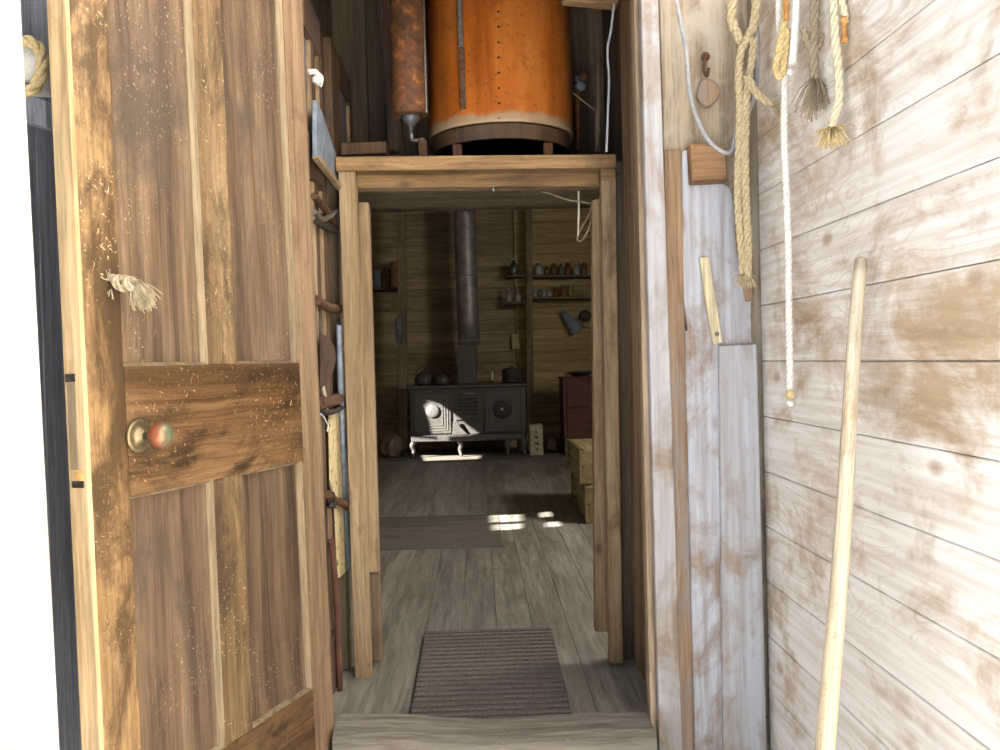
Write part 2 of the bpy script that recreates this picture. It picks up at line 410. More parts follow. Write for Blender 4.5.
struct(mb.build('trim_%d' % n_trim[0], 'sill'), 'worn grey timber threshold of the doorway'); n_trim[0] += 1

# left: foreground white board and porch side wall
trim([(-60, -30), (13, -30), (56, 790), (-60, 790)], 1.42, .022, 'left_board', 'bleached white upright board at the left edge', .004)
mb = MB(); x = -.346; mb.box(-1.21, -1.181, -.35, 2.7, -.3, 3.6, 0)
while x < 2.6: mb.box(-1.18, -1.15, x, x+.131, -.3, 3.6, .004); x += .134
struct(mb.build('wall_left', 'left_wall'), 'grey side wall boards behind the open door')

XI_ = -.50
# inner door frame
Y1, Y2 = 3.10, 3.20
trim([(338, 171), (355.5, 171), (371, 681), (355, 681)], Y1, .05, 'post', 'front left post of the inner door frame')
trim([(358, 202), (368.5, 202), (379, 573), (366, 573)], Y2, .05, 'post', 'rear left post of the inner door frame')
trim([(366, 573.5), (379, 573.5), (382, 662), (368, 662)], Y2+.004, .045, 'room_v', 'dark lower piece under the rear left frame post')
trim([(601, 180), (616, 180), (623, 664), (610, 664)], Y1, .05, 'post', 'front right post of the inner door frame')
trim([(592, 200), (602, 198), (610, 632), (595.5, 632)], Y2, .05, 'post', 'rear right post of the inner door frame')
trim([(335, 156.5), (616, 154), (616.5, 167.5), (335.5, 171)], Y1-.01, .09, 'lintel', 'pale upper lintel carrying the tank platform')
trim([(340, 170.5), (355.5, 170.5), (356, 183), (340, 183)], Y1+.005, .04, 'lintel', 'short brown block under the lintel left end')
trim([(600, 168), (616, 168), (616, 181), (600.5, 181)], Y1+.005, .04, 'lintel', 'short brown block under the lintel right end')
trim([(356, 174), (600, 172), (600, 185.5), (356, 188)], Y2-.03, .05, 'lintel', 'lower brown lintel across the inner doorway')
trim([(356, 185), (600, 183), (600, 189), (356, 191.5)], Y2+.03, .04, 'dark', 'dark stop strip under the lower lintel')
trim([(560, -20), (622, -20), (618, 5), (563, 0)], 3.06, .05, 'lintel', 'cross beam at the top of the passage')
mb = MB()
mb.box(-.575, -.50, 3.19, 3.26, 0, 1.83, .002); mb.box(.515, .57, 3.19, 3.26, 0, 1.83, .002)
struct(mb.build('wall_frame_sides', 'dark'))
# platform over the frame
zp = atY(478, 156, Y1).z
mb = MB(); y = 3.175
while y < 3.80: mb.box(-.49 if y > 3.15 else -.575, .545, y, y+.118, zp-.055, zp-.012, .002); y += .121
struct(mb.build('ceiling_lobby', 'dark'), 'boarded platform over the inner doorway')
mb = MB(); x = -.9
while x < 1.0: mb.box(x, x+.147, 3.84, 3.87, zp-.055, 3.2, .003); x += .15
struct(mb.build('wall_loft_back', 'dark'), 'dark boards behind the orange tank')
mb = MB(); mb.box(-.63, -.60, 3.16, 3.87, zp-.05, 3.3, 0); mb.box(.585, .61, 3.16, 3.87, zp-.05, 3.3, 0); struct(mb.build('wall_loft_sides', 'dark'))

# room shell
YB = 11.2
mb = MB(); z = 0
while z < 3.2:
    mb.box(-3.1, .5, YB, YB+.03, z+.002, z+.133, .004); z += .137
mb.box(-3.1, .5, YB+.02, YB+.06, 0, 3.2, 0)
struct(mb.build('wall_back', 'room'), 'dim brown plank back wall of the hut')
mb = MB(); z = 0
while z < 3.2:
    mb.box(.5, 3.1, YB-.05, YB-.02, z+.002, z+.133, .006); z += .137
mb.box(.5, 3.1, YB-.03, YB+.06, 0, 3.2, 0)
struct(mb.build('wall_back_right', 'room_y'), 'yellowish plank part of the back wall')
mb = MB(); mb.box(-3.2, 3.2, YF+.05, YB+.1, 3.2, 3.26, 0); struct(mb.build('ceiling', 'room'))
mb = MB(); mb.box(-3.2, -.60, 3.2, 3.26, 0, 3.2, 0); mb.box(.57, 3.2, 3.2, 3.26, 0, 3.2, 0); struct(mb.build('wall_room_front', 'room'))

# sun and the unseen wall openings shaped to cast its light patches
SUN = Vector((.72, .48, -.44)).normalized()
XW = -3.0
def back(p): return p - SUN*((p.x-XW)/SUN.x)
YST = 10.15     # front plane of the range
holes = []
for q in ([(490, 515), (521, 514), (522, 520.5), (491, 522)], [(492, 524.5), (522, 523), (522, 528), (493, 530)],
          [(540, 512), (549, 511.5), (551, 516), (541, 516.5)], [(545, 522), (557, 521), (560, 525.5), (547, 526.5)]):
    holes.append([back(atZ(x, y, .005)) for x, y in q])
holes.append([back(atY(x, y, YST)) for x, y in [(424, 406), (430, 401), (441, 404), (486, 437), (485, 441), (463, 443), (461, 453), (452, 453), (451, 443), (434, 442), (431, 425)]])
holes.append([back(atZ(x, y, .01)) for x, y in [(422, 455.5), (482, 455), (480, 459), (425, 461)]])
# thin unseen side wall, cut through where sun must pass to form the patches
mb = MB(); mb.box(XW-.01, XW, YF+.09, YB+.1, -.05, 3.3, 0); wr = struct(mb.build('wall_room_left', 'room'), 'plank side wall with openings shaped to cast the sun patches')
for h in holes:
    c = sum(h, Vector())/len(h)
    hs = [Vector((XW-.1, p.y, p.z)) for p in h]
    cb = MB().prism(hs, Vector((.2, 0, 0)), 0).build('cutter', 'room')
    md = wr.modifiers.new('b', 'BOOLEAN'); md.operation = 'DIFFERENCE'; md.object = cb; md.solver = 'EXACT'
    dg = bpy.context.evaluated_depsgraph_get(); me = bpy.data.meshes.new_from_object(wr.evaluated_get(dg))
    wr.modifiers.clear(); wr.data = me
    bpy.data.objects.remove(cb)
mb = MB()
for y0, y1, z0_, z1_ in ((YF+.09, 4.2, 0, 3.3), (5.6, YB+.1, 0, 3.2), (4.2, 5.6, 0, 1.9), (4.2, 5.6, 2.9, 3.2)):
    mb.box(3.05, 3.1, y0, y1, z0_, z1_, 0)
struct(mb.build('wall_room_right', 'room'))
mb = MB()
for y in (4.2, 4.88, 5.56): mb.box(3.05, 3.1, y, y+.04, 1.9, 2.9, .002)
for z in (1.9, 2.38, 2.86): mb.box(3.05, 3.1, 4.2, 5.6, z, z+.04, .002)
struct(mb.build('added_window_1', 'room_v'))  # added out-of-view window, made up to go with the room fill lamp

up = MB(); up.box(XI_-.03, XI_, 3.165, 3.36, zp+.002, 2.30, .003); up.box(XI_-.03, XI_, 3.62, 3.66, zp+.002, 2.30, .003); up.box(XI_-.03, XI_, 3.361, 3.619, 2.2, 2.30, .003)
struct(up.build('trim_%d' % n_trim[0], 'inner_brown'), 'brown panelled partition frame above the platform'); n_trim[0] += 1
struct(MB().box(XI_-.03, XI_-.015, 3.361, 3.619, zp+.002, 2.2, .001).build('trim_%d' % n_trim[0], 'inner_panel'), 'grey panel in the partition above the platform'); n_trim[0] += 1
struct(MB().box(XI_-.014, XI_-.002, 3.60, 3.619, zp+.002, 2.18, .001).build('trim_%d' % n_trim[0], 'post'), 'pale bead of the partition above the platform'); n_trim[0] += 1

# =================================================================== OUTER DOOR
ang = math.radians(-90-21.5); lean = .017
ex = Vector((math.cos(ang), math.sin(ang), 0)); ey = Vector((-ex.y, ex.x, 0)); ez = (Vector((0, 0, 1))-ey*math.tan(lean)).normalized(); ey = ez.cross(ex)
Fp = atY(322, 361, 2.575); F0 = Fp - ez*(Fp.z/ez.z)
DM = Matrix((ex, ey, ez)).transposed().to_4x4(); DM.translation = F0
def dp(x, y, off=0.0):
    d = ray(x, y); o0 = F0+ey*off; t = (o0-CAM).dot(ey)/d.dot(ey); p = CAM+d*t-F0
    return p.dot(ex), p.dot(ez)
avg = lambda L_: sum(dp(*q)[0] for q in L_)/len(L_)
uN1 = avg([(72, 100), (82, 300), (100, 600)]); uN0 = avg([(113, 100), (119, 300), (135, 600)])
m1 = avg([(197, 100), (207, 300), (220, 600)]); m0 = avg([(226, 100), (232, 300), (250, 600)])
f1 = avg([(289, 100), (295, 300), (309, 600)]); f0 = .022
zr1 = (dp(125, 370)[1]+dp(295, 360)[1])/2; zr0 = (dp(130, 500)[1]+dp(298, 460)[1])/2; zb = dp(312, 690)[1]
print('DOOR', uN1, uN0, m1, m0, f1, zr0, zr1, zb)
TH = .046
door = thing('door_1', 'brown scuffed four panel wooden door standing open at the left of the doorway', 'door', mat=DM, kind='structure')
def dpart(name, u0, u1, z0_, z1_, mat, y0=-TH, y1=0.0, bev=.003, parent=door, label=None):
    o = MB().box(u0, u1, y0, y1, z0_, z1_, bev, seg=2).build(name, mat, parent)
    if label: o['label'] = label
    return o
dpart('stile', uN0, uN1, -.05, 2.40, 'door_stile', label='scuffed dark stile with rope hole')
dpart('stile', f0, f1, -.05, 2.40, 'door_far', label='pale brown hinge stile')
dpart('edge_strip', uN1+.0005, uN1+.012, -.05, 2.40, 'door_edge', -TH, 0.001, .002, label='pale yellow closing edge of the door')
dpart('top_rail', f1, uN0, 2.28, 2.40, 'door_rail')
dpart('lock_rail', f1, uN0, zr0, zr1, 'door_rail', -TH, .002, label='dark scratched middle rail')
dpart('bottom_rail', f1, uN0, -.05, zb, 'door_rail')
dpart('mullion', m0, m1, zr1, 2.28, 'door_mull', -TH, -.002); dpart('mullion', m0, m1, zb, zr0, 'door_mull', -TH, -.002)
RC = .016
for (a, b2) in ((f1, m0), (m1, uN0)):
    for (c, d) in ((zr1, 2.28), (zb, zr0)):
        dpart('panel', a, b2, c, d, 'door_panel', -TH+.008, -RC-.004, 0)
        mb = MB(); w = .013; fl = -RC-.004; tp = -.004
        def wedge(p0, p1, q0, q1):
            # p on frame edge (high), q inside (low)
            vs = [mb.bm.verts.new(v) for v in ((p0[0], tp, p0[1]), (p1[0], tp, p1[1]), (q1[0], fl+.004, q1[1]), (q0[0], fl+.004, q0[1]))]
            bs = [mb.bm.verts.new((v.co.x, fl-.002, v.co.z)) for v in vs]
            mb.bm.faces.new(vs); mb.bm.faces.new(bs[::-1])
            for i in range(4): mb.bm.faces.new((vs[i], bs[i], bs[(i+1) % 4], vs[(i+1) % 4]))
        i0, i1, j0, j1 = a+w, b2-w*.5, c+w*.6, d-w*.6
        A = [(a, c), (b2, c), (b2, d), (a, d)]; B = [(i0, j0), (i1, j0), (i1, j1), (i0, j1)]
        for i in range(4): wedge(A[i], A[(i+1) % 4], B[i], B[(i+1) % 4])
        mb.build('panel_moulding', 'bead', door)
# knob with rose
ku, kz = dp(139, 436, .004); ru, rz = ku, kz
rose = MB().lathe([(.0, .0), (.036, .001), (.038, .005), (.031, .009), (.028, .007), (.020, .010), (.012, .016), (.010, .020)], Vector((ku, 0.0015, kz)), 'Y').build('knob_rose', 'rose', door)
MB().lathe([(.0095, .018), (.009, .036), (.013, .041), (.023, .047), (.0285, .056), (.029, .063), (.026, .073), (.017, .081), (.006, .085), (.001, .0855)], Vector((ku, 0, kz)), 'Y', 36).build('door_knob', 'brass', door)['label'] = 'round tarnished green and copper knob'
# lock plate and strike on the closing edge
def edgepx(x, y):   # point on closing edge plane
    o0 = F0+ex*(uN1+.013); d = ray(x, y); t = (o0-CAM).dot(ex)/d.dot(ex); p = CAM+d*t-F0; return p.dot(ey), p.dot(ez)
for (ya, yb_, mt, nm, xa, xb) in ((374, 382, 'dark_iron', 'latch_plate', 65, 74), (481, 488, 'dark_iron', 'latch_plate', 72, 83), (472, 481, 'toggle', 'latch_block', 75, 82), (383, 470, 'bead', 'lock_inlay', 66, 78)):
    e0, z1_ = edgepx(xa, ya); e1, z0_ = edgepx(xb+1, yb_)
    e0 = max(e0, -TH+.004); e1 = min(e1, -.006)
    MB().box(uN1+.011, uN1+.0145 if nm != 'lock_inlay' else uN1+.0128, min(e0, e1), max(e0, e1), z0_, z1_, .001).build(nm, mt, door)
# rope grip through the stile
ru, rz = dp(111, 283)
W_ = lambda u, y, z: Vector((u, y, z))
rk = MB()
rk.rope([W_(ru+.006, .0, rz+.008), W_(ru+.004, .014, rz+.010), W_(ru-.004, .024, rz+.004), W_(ru-.008, .030, rz-.010), W_(ru+.006, .032, rz-.014), W_(ru+.010, .022, rz-.002), W_(ru, .018, rz+.010)], .0085)
rk.rope([W_(ru+.002, .026, rz+.006), W_(ru-.012, .040, rz+.004), W_(ru-.016, .050, rz-.008), W_(ru-.004, .050, rz-.014), W_(ru+.002, .040, rz-.004), W_(ru-.006, .034, rz+.006), W_(ru-.014, .054, rz-.002)], .0085)
grip = rk.build('rope_grip', 'rope_g', door); grip['label'] = 'short knotted rope pull with frayed end'
fr = MB(); fray(fr, W_(ru-.012, .056, rz-.006), Vector((-.45, .35, -1.3)), 230, .050, .26, .0012, .012); fr.build('frayed_end', 'stick', grip)['kind'] = 'stuff'
fr = MB(); fray(fr, W_(ru+.010, .008, rz+.006), Vector((.1, .2, 1)), 6, .02, .3, .0012); fray(fr, W_(ru+.006, .006, rz-.014), Vector((.1, .1, -1)), 6, .02, .3, .0012); fr.build('loose_strand', 'rope_g', grip)['kind'] = 'stuff'
# hinges
for hz in (.25, 1.05, 1.9):
    MB().lathe([(.007, -.045), (.007, .045)], Vector((.016, -.02, hz)), 'Z', 12).build('hinge', 'rust', door)

# =================================================================== INNER DOOR folded in the passage (plane x = XI)
XI = -.515
def ix(x, y): return atX(x, y, XI)
yA, yB_ = 2.64, 3.085
IDZ = 2.3
idoor = thing('door_2', 'dark panelled inner door folded against the passage between outer door and frame', 'door', (XI-.02, yB_, .01), kind='structure')
def ipart(name, y0, y1, z0_, z1_, mat, x0=XI-.035, x1=XI, lab=None, bev=.003):
    o = MB().box(x0, x1, y0, y1, z0_, z1_, bev).build(name, mat, idoor, world=True)
    if lab: o['label'] = lab
    return o
ipart('stile', 3.03, yB_, .01, IDZ, 'inner_brown'); ipart('stile', yA, 2.74, .01, IDZ, 'inner_door')
ipart('mullion', 2.885, 2.93, .01, IDZ, 'inner_brown', XI-.035, XI-.003)
for z0_, z1_ in ((.01, .2), (1.0, 1.12), (1.72, 1.86), (IDZ-.12, IDZ)): ipart('rail', 2.741, 3.029, z0_, z1_, 'inner_door', XI-.035, XI+.001)
for z0_, z1_ in ((.2, 1.0), (1.12, 1.72), (1.86, IDZ-.12)):
    ipart('panel', 2.741, 2.884, z0_, z1_, 'inner_panel', XI-.03, XI-.018, bev=0); ipart('panel', 2.931, 3.029, z0_, z1_, 'inner_panel', XI-.03, XI-.018, bev=0)
    ipart('bead', 2.86, 2.884, z0_, z1_, 'post', XI-.022, XI-.006); ipart('bead', 3.012, 3.029, z0_, z1_, 'post', XI-.022, XI-.006)
# white rope knot
p = atX(316, 77, XI+.02)
kn = MB(); kn.rope([p+Vector(q) for q in ((-.02, -.02, .01), (0, -.01, .012), (.012, .01, 0), (.0, .02, -.01), (-.005, .0, -.006), (.01, .02, .008), (.006, .045, -.004), (0, .05, -.012))], .009)
tag(kn.build('rope_knot', 'rope_w'), 'small white rope knot high on the dark inner door', 'rope')
# diagonal blue-grey wooden brace
pts = [atX(x, y, XI+.012) for x, y in ((312, 100), (318, 112), (338, 172), (340, 190), (312, 158))]
tag(MB().prism(pts, Vector((.014, 0, 0)), .002).build('corner_bracket', 'bluegrey'), 'grey triangular bracket fixed on the dark inner door', 'bracket')
pts = [atX(x, y, XI+.028) for x, y in ((311, 158), (314, 156), (339, 188), (340, 194))]
tag(MB().prism(pts, Vector((.02, 0, 0)), .002).build('slanting_lath', 'post'), 'pale slanting lath edging the grey bracket', 'lath')
# iron latch group
def blob(path, rr, Xp=XI+.012, seg=8): return MB().tube(resample([atX(x, y, Xp) for x, y in path], .006), rr, seg)
lt = thing('door_latch', 'rusty iron latch below the grey bracket on inner door', 'latch', atX(322, 215, XI+.012))
blob([(314, 196), (320, 203), (328, 213), (334, 222)], .012).build('lever', 'rust', lt, world=True)
blob([(314, 212), (322, 219), (330, 216), (336, 210)], .009, XI+.02).build('catch', 'steel', lt, world=True)
blob([(316, 222), (326, 228), (336, 232)], .010).build('staple', 'dark_iron', lt, world=True)
# leather flap
pts = [atX(x, y, XI+.01) for x, y in ((319, 334), (325, 336), (331, 346), (333, 358), (330, 372), (324, 384), (319, 388))]
tag(MB().prism(pts, Vector((.012, 0, 0)), .003).build('leather_flap', 'leather'), 'dark rounded leather flap on the inner door edge', 'flap')
blobm = blob([(322, 382), (324, 392), (327, 403), (326, 410)], .006, XI+.014)
tag(blobm.build('wood_sliver', 'scrap'), 'pale split wood sliver under the leather flap', 'sliver')
tag(blob([(317, 300), (326, 306), (338, 309), (344, 307)], .016).build('iron_strap', 'rust'), 'brown iron strap above the leather flap', 'strap')
lk = thing('rim_lock', 'rusty rim lock at mid height of inner door', 'lock', atX(332, 405, XI+.01))
blob([(318, 404), (328, 402), (338, 399), (344, 402)], .022).build('lock_body', 'rust', lk, world=True)
blob([(322, 412), (332, 412), (344, 406)], .010, XI+.022).build('bolt', 'dark_iron', lk, world=True)
tag(blob([(321, 414), (325, 419), (328, 426), (327, 431)], .0025, XI+.03).build('white_string', 'wire'), 'short curl of white string below the rim lock', 'string')
# cream peeling board with blue-grey pipe
pts = [atX(x, y, XI+.004) for x, y in ((328, 414), (341, 412), (346, 570), (337, 578), (334, 510), (329, 480))]
tag(MB().prism(pts, Vector((.008, 0, 0)), .001).build('paint_board', 'cream'), 'peeling cream painted board low on the inner door', 'board')
tag(blob([(339, 325), (341, 400), (345, 480), (349, 570)], .011, XI+.022).build('grey_pipe', 'bluegrey'), 'thin blue grey pipe beside the inner frame post', 'pipe')
bl = thing('door_bolt', 'dark iron bolt across the blue grey pipe', 'bolt', atX(335, 505, XI+.02))
blob([(328, 494), (334, 500), (342, 503), (350, 509)], .014, XI+.03).build('bolt_bar', 'rust', bl, world=True)
blob([(330, 494), (331, 502), (331, 508)], .016, XI+.03).build('bolt_case', 'dark_iron', bl, world=True)
tag(blob([(331, 540), (334, 570), (337, 610), (338, 640), (340, 690)], .011, XI+.012).build('red_batten', 'redbox'), 'reddish brown batten beneath the cream board', 'batten')

# =================================================================== LEFT GAP: block with yellow rope
bp = lambda x, y, Y=2.0: atY(x, y, Y)
blk = MB().prism([bp(-21, 36), (bp(31, 42)), bp(37, 52), bp(38, 70), bp(30, 82), bp(-21, 80)], Vector((0, .12, 0)), .004)
blk = tag(blk.build('wooden_block', 'white_block'), 'white painted wooden block behind the left board', 'block')
ro = MB(); ro.rope([bp(18, 40, 1.97), bp(30, 42, 1.965), bp(40, 50, 1.965), bp(42, 66, 1.965), bp(38, 82, 1.965), bp(28, 92, 1.965), bp(15, 90, 1.97)], .014)
tag(ro.build('rope_loop', 'rope_y'), 'thick yellow twisted rope looped round the white block', 'rope')
tag(slab('cross_rail', [(10, 88), (45, 100), (47, 128), (10, 118)], 2.25, .05, 'left_wall'), 'grey cross rail under the yellow rope', 'rail')

# =================================================================== RIGHT: block, tag, wires, ropes
tag(slab('wooden_block', [(690, 143), (726, 146), (728, 181), (692, 183)], YF-.045, .062, 'rust_block', .004), 'rough brown wooden block nailed above the whitewashed board', 'block')
hk = thing('rusty_hook', 'rusty hook plate on the bare upper wall board', 'hook', atY(705, 60, YF))
h2 = MB(); c0 = atY(705, 57, YF+.008); h2.lathe([(.0045, -.012), (.012, -.011), (.014, -.006), (.012, 0), (.006, .003)], c0+Vector((0, .002, 0)), 'Y', 20)
h2.tube(resample([atY(705, 60, YF), atY(704, 70, YF-.006), atY(707, 76, YF-.01), atY(709, 68, YF-.014)], .003), .005, 8)
h2.build('hook', 'rust', hk, world=True)
tag(slab('bark_scrap', [(700, 82), (703, 78), (711, 79), (718, 84), (721, 93), (717, 101), (709, 107), (702, 104), (697, 96)], YF-.004, .022, 'strip', .004), 'rounded bare wood patch below the rusty hook', 'wood patch')
ws = thing('wooden_batten', 'pale new slanting batten screwed to the whitewashed board', 'batten', atY(711, 300, YF-.02))
slab('lath', [(699.5, 258), (709, 256.5), (722.5, 342), (713, 345)], YF-.018, .013, 'scrap', .001, ws)
MB().lathe([(.001, -.004), (.006, -.003), (.007, 0)], atY(717, 334, YF-.018), 'Y', 14).build('screw', 'steel', ws, world=True)
tag(slab('bare_wood_patch', [(736, 205), (744, 222), (749, 262), (753, 300), (746, 302), (739, 262), (735, 230)], YF-.012, .01, 'strip'), 'bare splintered strip beside the long rope bundle', 'wood strip')

def path(pts, Y=None): return [atY(p[0], p[1], p[2] if len(p) > 2 else Y) for p in pts]
def tubeo(name, pts, Y, r, mat, label, cat, seg=10, rfun=None):
    return tag(MB().tube(resample(path(pts, Y), .01), r, seg, rfun=rfun).build(name, mat), label, cat)
tubeo('grey_cable', [(673, -20), (678, 10), (686, 50), (690, 95), (702, 130), (715, 147), (727, 153), (733, 149), (737, 130, 2.56), (752, 105, 2.54), (756, 85, 2.52), (758, 50, 2.52), (754, -20, 2.52)], 2.55, .0062, 'cable', 'grey electric cable looping down behind the rope bundle', 'cable')
Yb = 2.48
bun = thing('rope_bundle', 'long tan twisted rope doubled and hanging at the wall corner', 'rope', atY(740, -20, Yb))
MB().rope(path([(736, -20), (732, 10), (733, 25), (743, 42), (752, 30, 2.46), (756, 8, 2.46), (755, -20, 2.46)], Yb), .0135).build('bight', 'rope', bun, world=True)
MB().rope(path([(748, 38, 2.455), (741, 52), (739, 75), (740, 110), (739, 150), (738, 200), (741, 245), (743, 274)], Yb-.01), .0115).build('strand', 'rope', bun, world=True)
MB().rope(path([(754, 38, 2.45), (752, 60), (748, 85), (746, 115), (745, 150), (746, 200), (748, 240), (748, 278)], Yb-.022), .0115).build('strand', 'rope', bun, world=True)
fr = MB(); fray(fr, atY(744, 274, Yb-.01), Vector((0, 0, -1)), 45, .04, .4, .0012); fray(fr, atY(748, 276, Yb-.02), Vector((.2, 0, -1)), 45, .035, .4, .0012)
fr.build('frayed_end', 'rope', bun, world=True)['kind'] = 'stuff'
tl = MB(); tl.rope(path([(747, 75), (753, 88), (762, 98), (772, 104)], Yb-.04), .012); tl.build('short_tail', 'rope', bun, world=True)
fr = MB(); fray(fr, atY(772, 104, Yb-.04), Vector((1, 0, -.4)), 40, .03, .5, .0012); fr.build('frayed_tail', 'rope', bun, world=True)['kind'] = 'stuff'
# thick white cord end and pale strand
Yc = 2.22
sc = thing('short_rope', 'thick white cord ending near the top with small bead below', 'rope', atY(795, 0, Yc-.05))
MB().tube(resample(path([(797, -25), (796, 10), (795, 35), (792.5, 64)], Yc-.05), .01), .0105, 12).build('rope_length', 'rope_w', sc, world=True)
kb = MB(); kc = atY(790, 72, Yc-.05); kb.lathe([(.0002, -.0085), (.005, -.007), (.0085, 0), (.005, .007), (.0002, .0085)], kc, 'Z', 16)
kb.tube([kc+Vector((0, 0, .006)), atY(791.5, 62, Yc-.05)], .0012, 5)
kb.build('bead', 'rope_w', sc, world=True)
lc = thing('long_rope', 'long thin white cord hanging to mid wall with taped end', 'cord', atY(785, -20, Yc))
MB().rope(path([(779, -20), (779, 5), (780, 30), (784, 60), (785, 90), (784, 130), (786, 180), (788, 240), (789, 320), (790, 392)], Yc), .0092, strands=3, pitch=.045).build('cord', 'rope_w', lc, world=True)
MB().lathe([(.0105, -.012), (.0105, .010)], atY(790, 394, Yc), 'Z', 14).build('taped_end', 'rope_y', lc, world=True)
MB().lathe([(.004, -.012), (.0105, -.008), (.010, .004)], atY(790, 402, Yc), 'Z', 14).build('cord_tip', 'rope_w', lc, world=True)
kr = thing('knotted_rope', 'short yellowish knotted rope beside the white cord', 'rope', atY(783, 40, Yc))
MB().rope(path([(786, -20), (786, 8), (785, 20), (782, 35), (779, 50), (783, 60), (786, 48), (787, 30)], 2.19), .0105).build('knot', 'rope_y', kr, world=True)
MB().rope(path([(783, 50), (777, 60), (776, 70), (779, 76), (783, 72), (784, 60)], 2.185), .0095).build('knot_loop', 'rope_y', kr, world=True)
MB().lathe([(.006, -.03), (.006, .03)], atY(786, 8, 2.17), 'Z', 12).build('toggle', 'toggle', kr, world=True)
# greyed old rope against wall
og = thing('old_rope', 'faded frayed rope tuft hanging flat against the right wall', 'rope', atY(815, 20, 2.12))
MB().rope(path([(815, -20), (815, 10), (814, 40), (814, 62), (815, 80)], 2.12), .012).build('strand', 'rope_g', og, world=True)
MB().rope(path([(803, 28), (807, 42), (813, 52), (820, 44), (823, 34)], 2.12), .008).build('cross_tie', 'rope_g', og, world=True)
fr = MB(); fray(fr, atY(815, 76, 2.12), Vector((-.15, -.1, -1)), 70, .10, .22, .0013); fray(fr, atY(817, 78, 2.12), Vector((.1, -.1, -1)), 40, .07, .2, .0013); fr.build('frayed_end', 'rope_g', og, world=True)['kind'] = 'stuff'
# cream rope with toggle
Yr = 1.98
cr = thing('cream_rope', 'cream rope with wooden toggle and yellow frayed end', 'rope', atY(838, 0, Yr))
MB().rope(path([(834, -25), (834, 10), (836, 45), (839, 75), (839, 100), (835, 115), (832, 128)], Yr), .0105).build('rope_length', 'rope_c', cr, world=True)
MB().rope(path([(838, -25), (842, 0), (845, 14), (846, 22)], Yr-.01), .008).build('loop', 'rope_c', cr, world=True)
MB().lathe([(.0075, -.002), (.0085, .006), (.006, .012), (.006, .042), (.0085, .048), (.0075, .056)], atY(844.5, 42, Yr-.012), 'Z', 14).build('toggle', 'toggle', cr, world=True)
fr = MB(); fray(fr, atY(831.5, 128, Yr), Vector((-.05, -.1, -1)), 130, .048, .55, .0012); fr.build('frayed_end', 'rope_y', cr, world=True)['kind'] = 'stuff'
tubeo('red_thread', [(777, 168), (775, 176), (777, 184), (774, 187)], 2.51, .002, 'red', 'tiny red thread caught on the right wall', 'thread')

# pole
pt, pb = atY(861, 262, 1.86), atY(826, 750, 1.52)
dirp = (pb-pt).normalized(); pend = pt + dirp*((pt.z+.298)/-dirp.z)
Lp = (pend-pt).length
q = Vector((0, 0, 1)).rotation_difference(-dirp); pm = q.to_matrix().to_4x4(); pm.translation = pend
mb = MB(); r0, r1 = .0205, .0135
nn = 40; pathp = [Vector((.003*math.sin(i*.3), .002*math.cos(i*.23), Lp*i/nn)) for i in range(nn+1)]
mb.tube(pathp, r0, 20, rfun=lambda t: r0+(r1-r0)*t)
mb.lathe([(r1*.99, 0), (r1*.9, .005), (r1*.5, .009), (.001, .010)], pathp[-1], 'Z', 20)
po = mb.build('wooden_pole', 'pole'); po.matrix_basis = pm
tag(po, 'bleached round wooden pole leaning on the whitewashed right wall', 'pole')

# =================================================================== DOORMAT
m = [atZ(x, y, .012) for x, y in ((425, 631), (552, 629), (574, 722), (408, 722))]
mat = thing('doormat', 'dark ribbed doormat lying on the floor behind the threshold', 'doormat', ((m[2].x+m[3].x)/2, m[2].y, 0))
yb, yt = m[3].y-.02, m[0].y
nrib = 21; base = MB()
def mx(t, e): return (m[3].x*(1-t)+m[0].x*t) if e == 0 else (m[2].x*(1-t)+m[1].x*t)
base.prism([Vector((mx(0, 0), yb, .001)), Vector((mx(0, 1), yb, .001)), Vector((mx(1, 1), yt, .001)), Vector((mx(1, 0), yt, .001))], Vector((0, 0, .006)), .001)
base.build('backing', 'leather', mat, world=True)
rb = MB()
for i in range(nrib):
    t = (i+.5)/nrib; y = yb+(yt-yb)*t; hw = (yt-yb)/nrib*.31
    rb.box(mx(t, 0)+.002, mx(t, 1)-.002, y-hw, y+hw, .006, .0155, .003)
rb.build('ribs', 'mat', mat, world=True)

# =================================================================== TANK AND PLATFORM ITEMS
Yt = 3.52; rT = .2875; xT = atY(500, 100, Yt).x
zt0 = atY(500, 122, Yt-rT).z; zt1 = 3.05
ztop_ = zp-.012
tank = thing('acetylene_tank', 'large riveted orange metal drum standing on a stand above the doorway', 'tank', (xT, Yt, zt0))
MB().lathe([(.0, .012), (rT-.006, .012), (rT, 0.0), (rT+.003, .004), (rT+.003, .016), (rT, .02), (rT, zt1-zt0-.02), (rT-.01, zt1-zt0), (.0, zt1-zt0)][1:-1], Vector((0, 0, 0)), 'Z', 72).build('drum', 'orange', tank)
tx = atY(500, 60, Yt-rT).x-xT
for i in range(12):
    z = atY(499, 118.5-15.3*i, Yt-rT).z - zt0; xx = atY(499.2-.12*i, 118.5-15.3*i, Yt-rT).x-xT
    MB().lathe([(.001, -.004), (.003, -.0035), (.0048, 0)], Vector((xx, -math.sqrt(rT*rT-xx*xx), z)), 'Y', 10).build('rivet', 'dark_iron', tank)
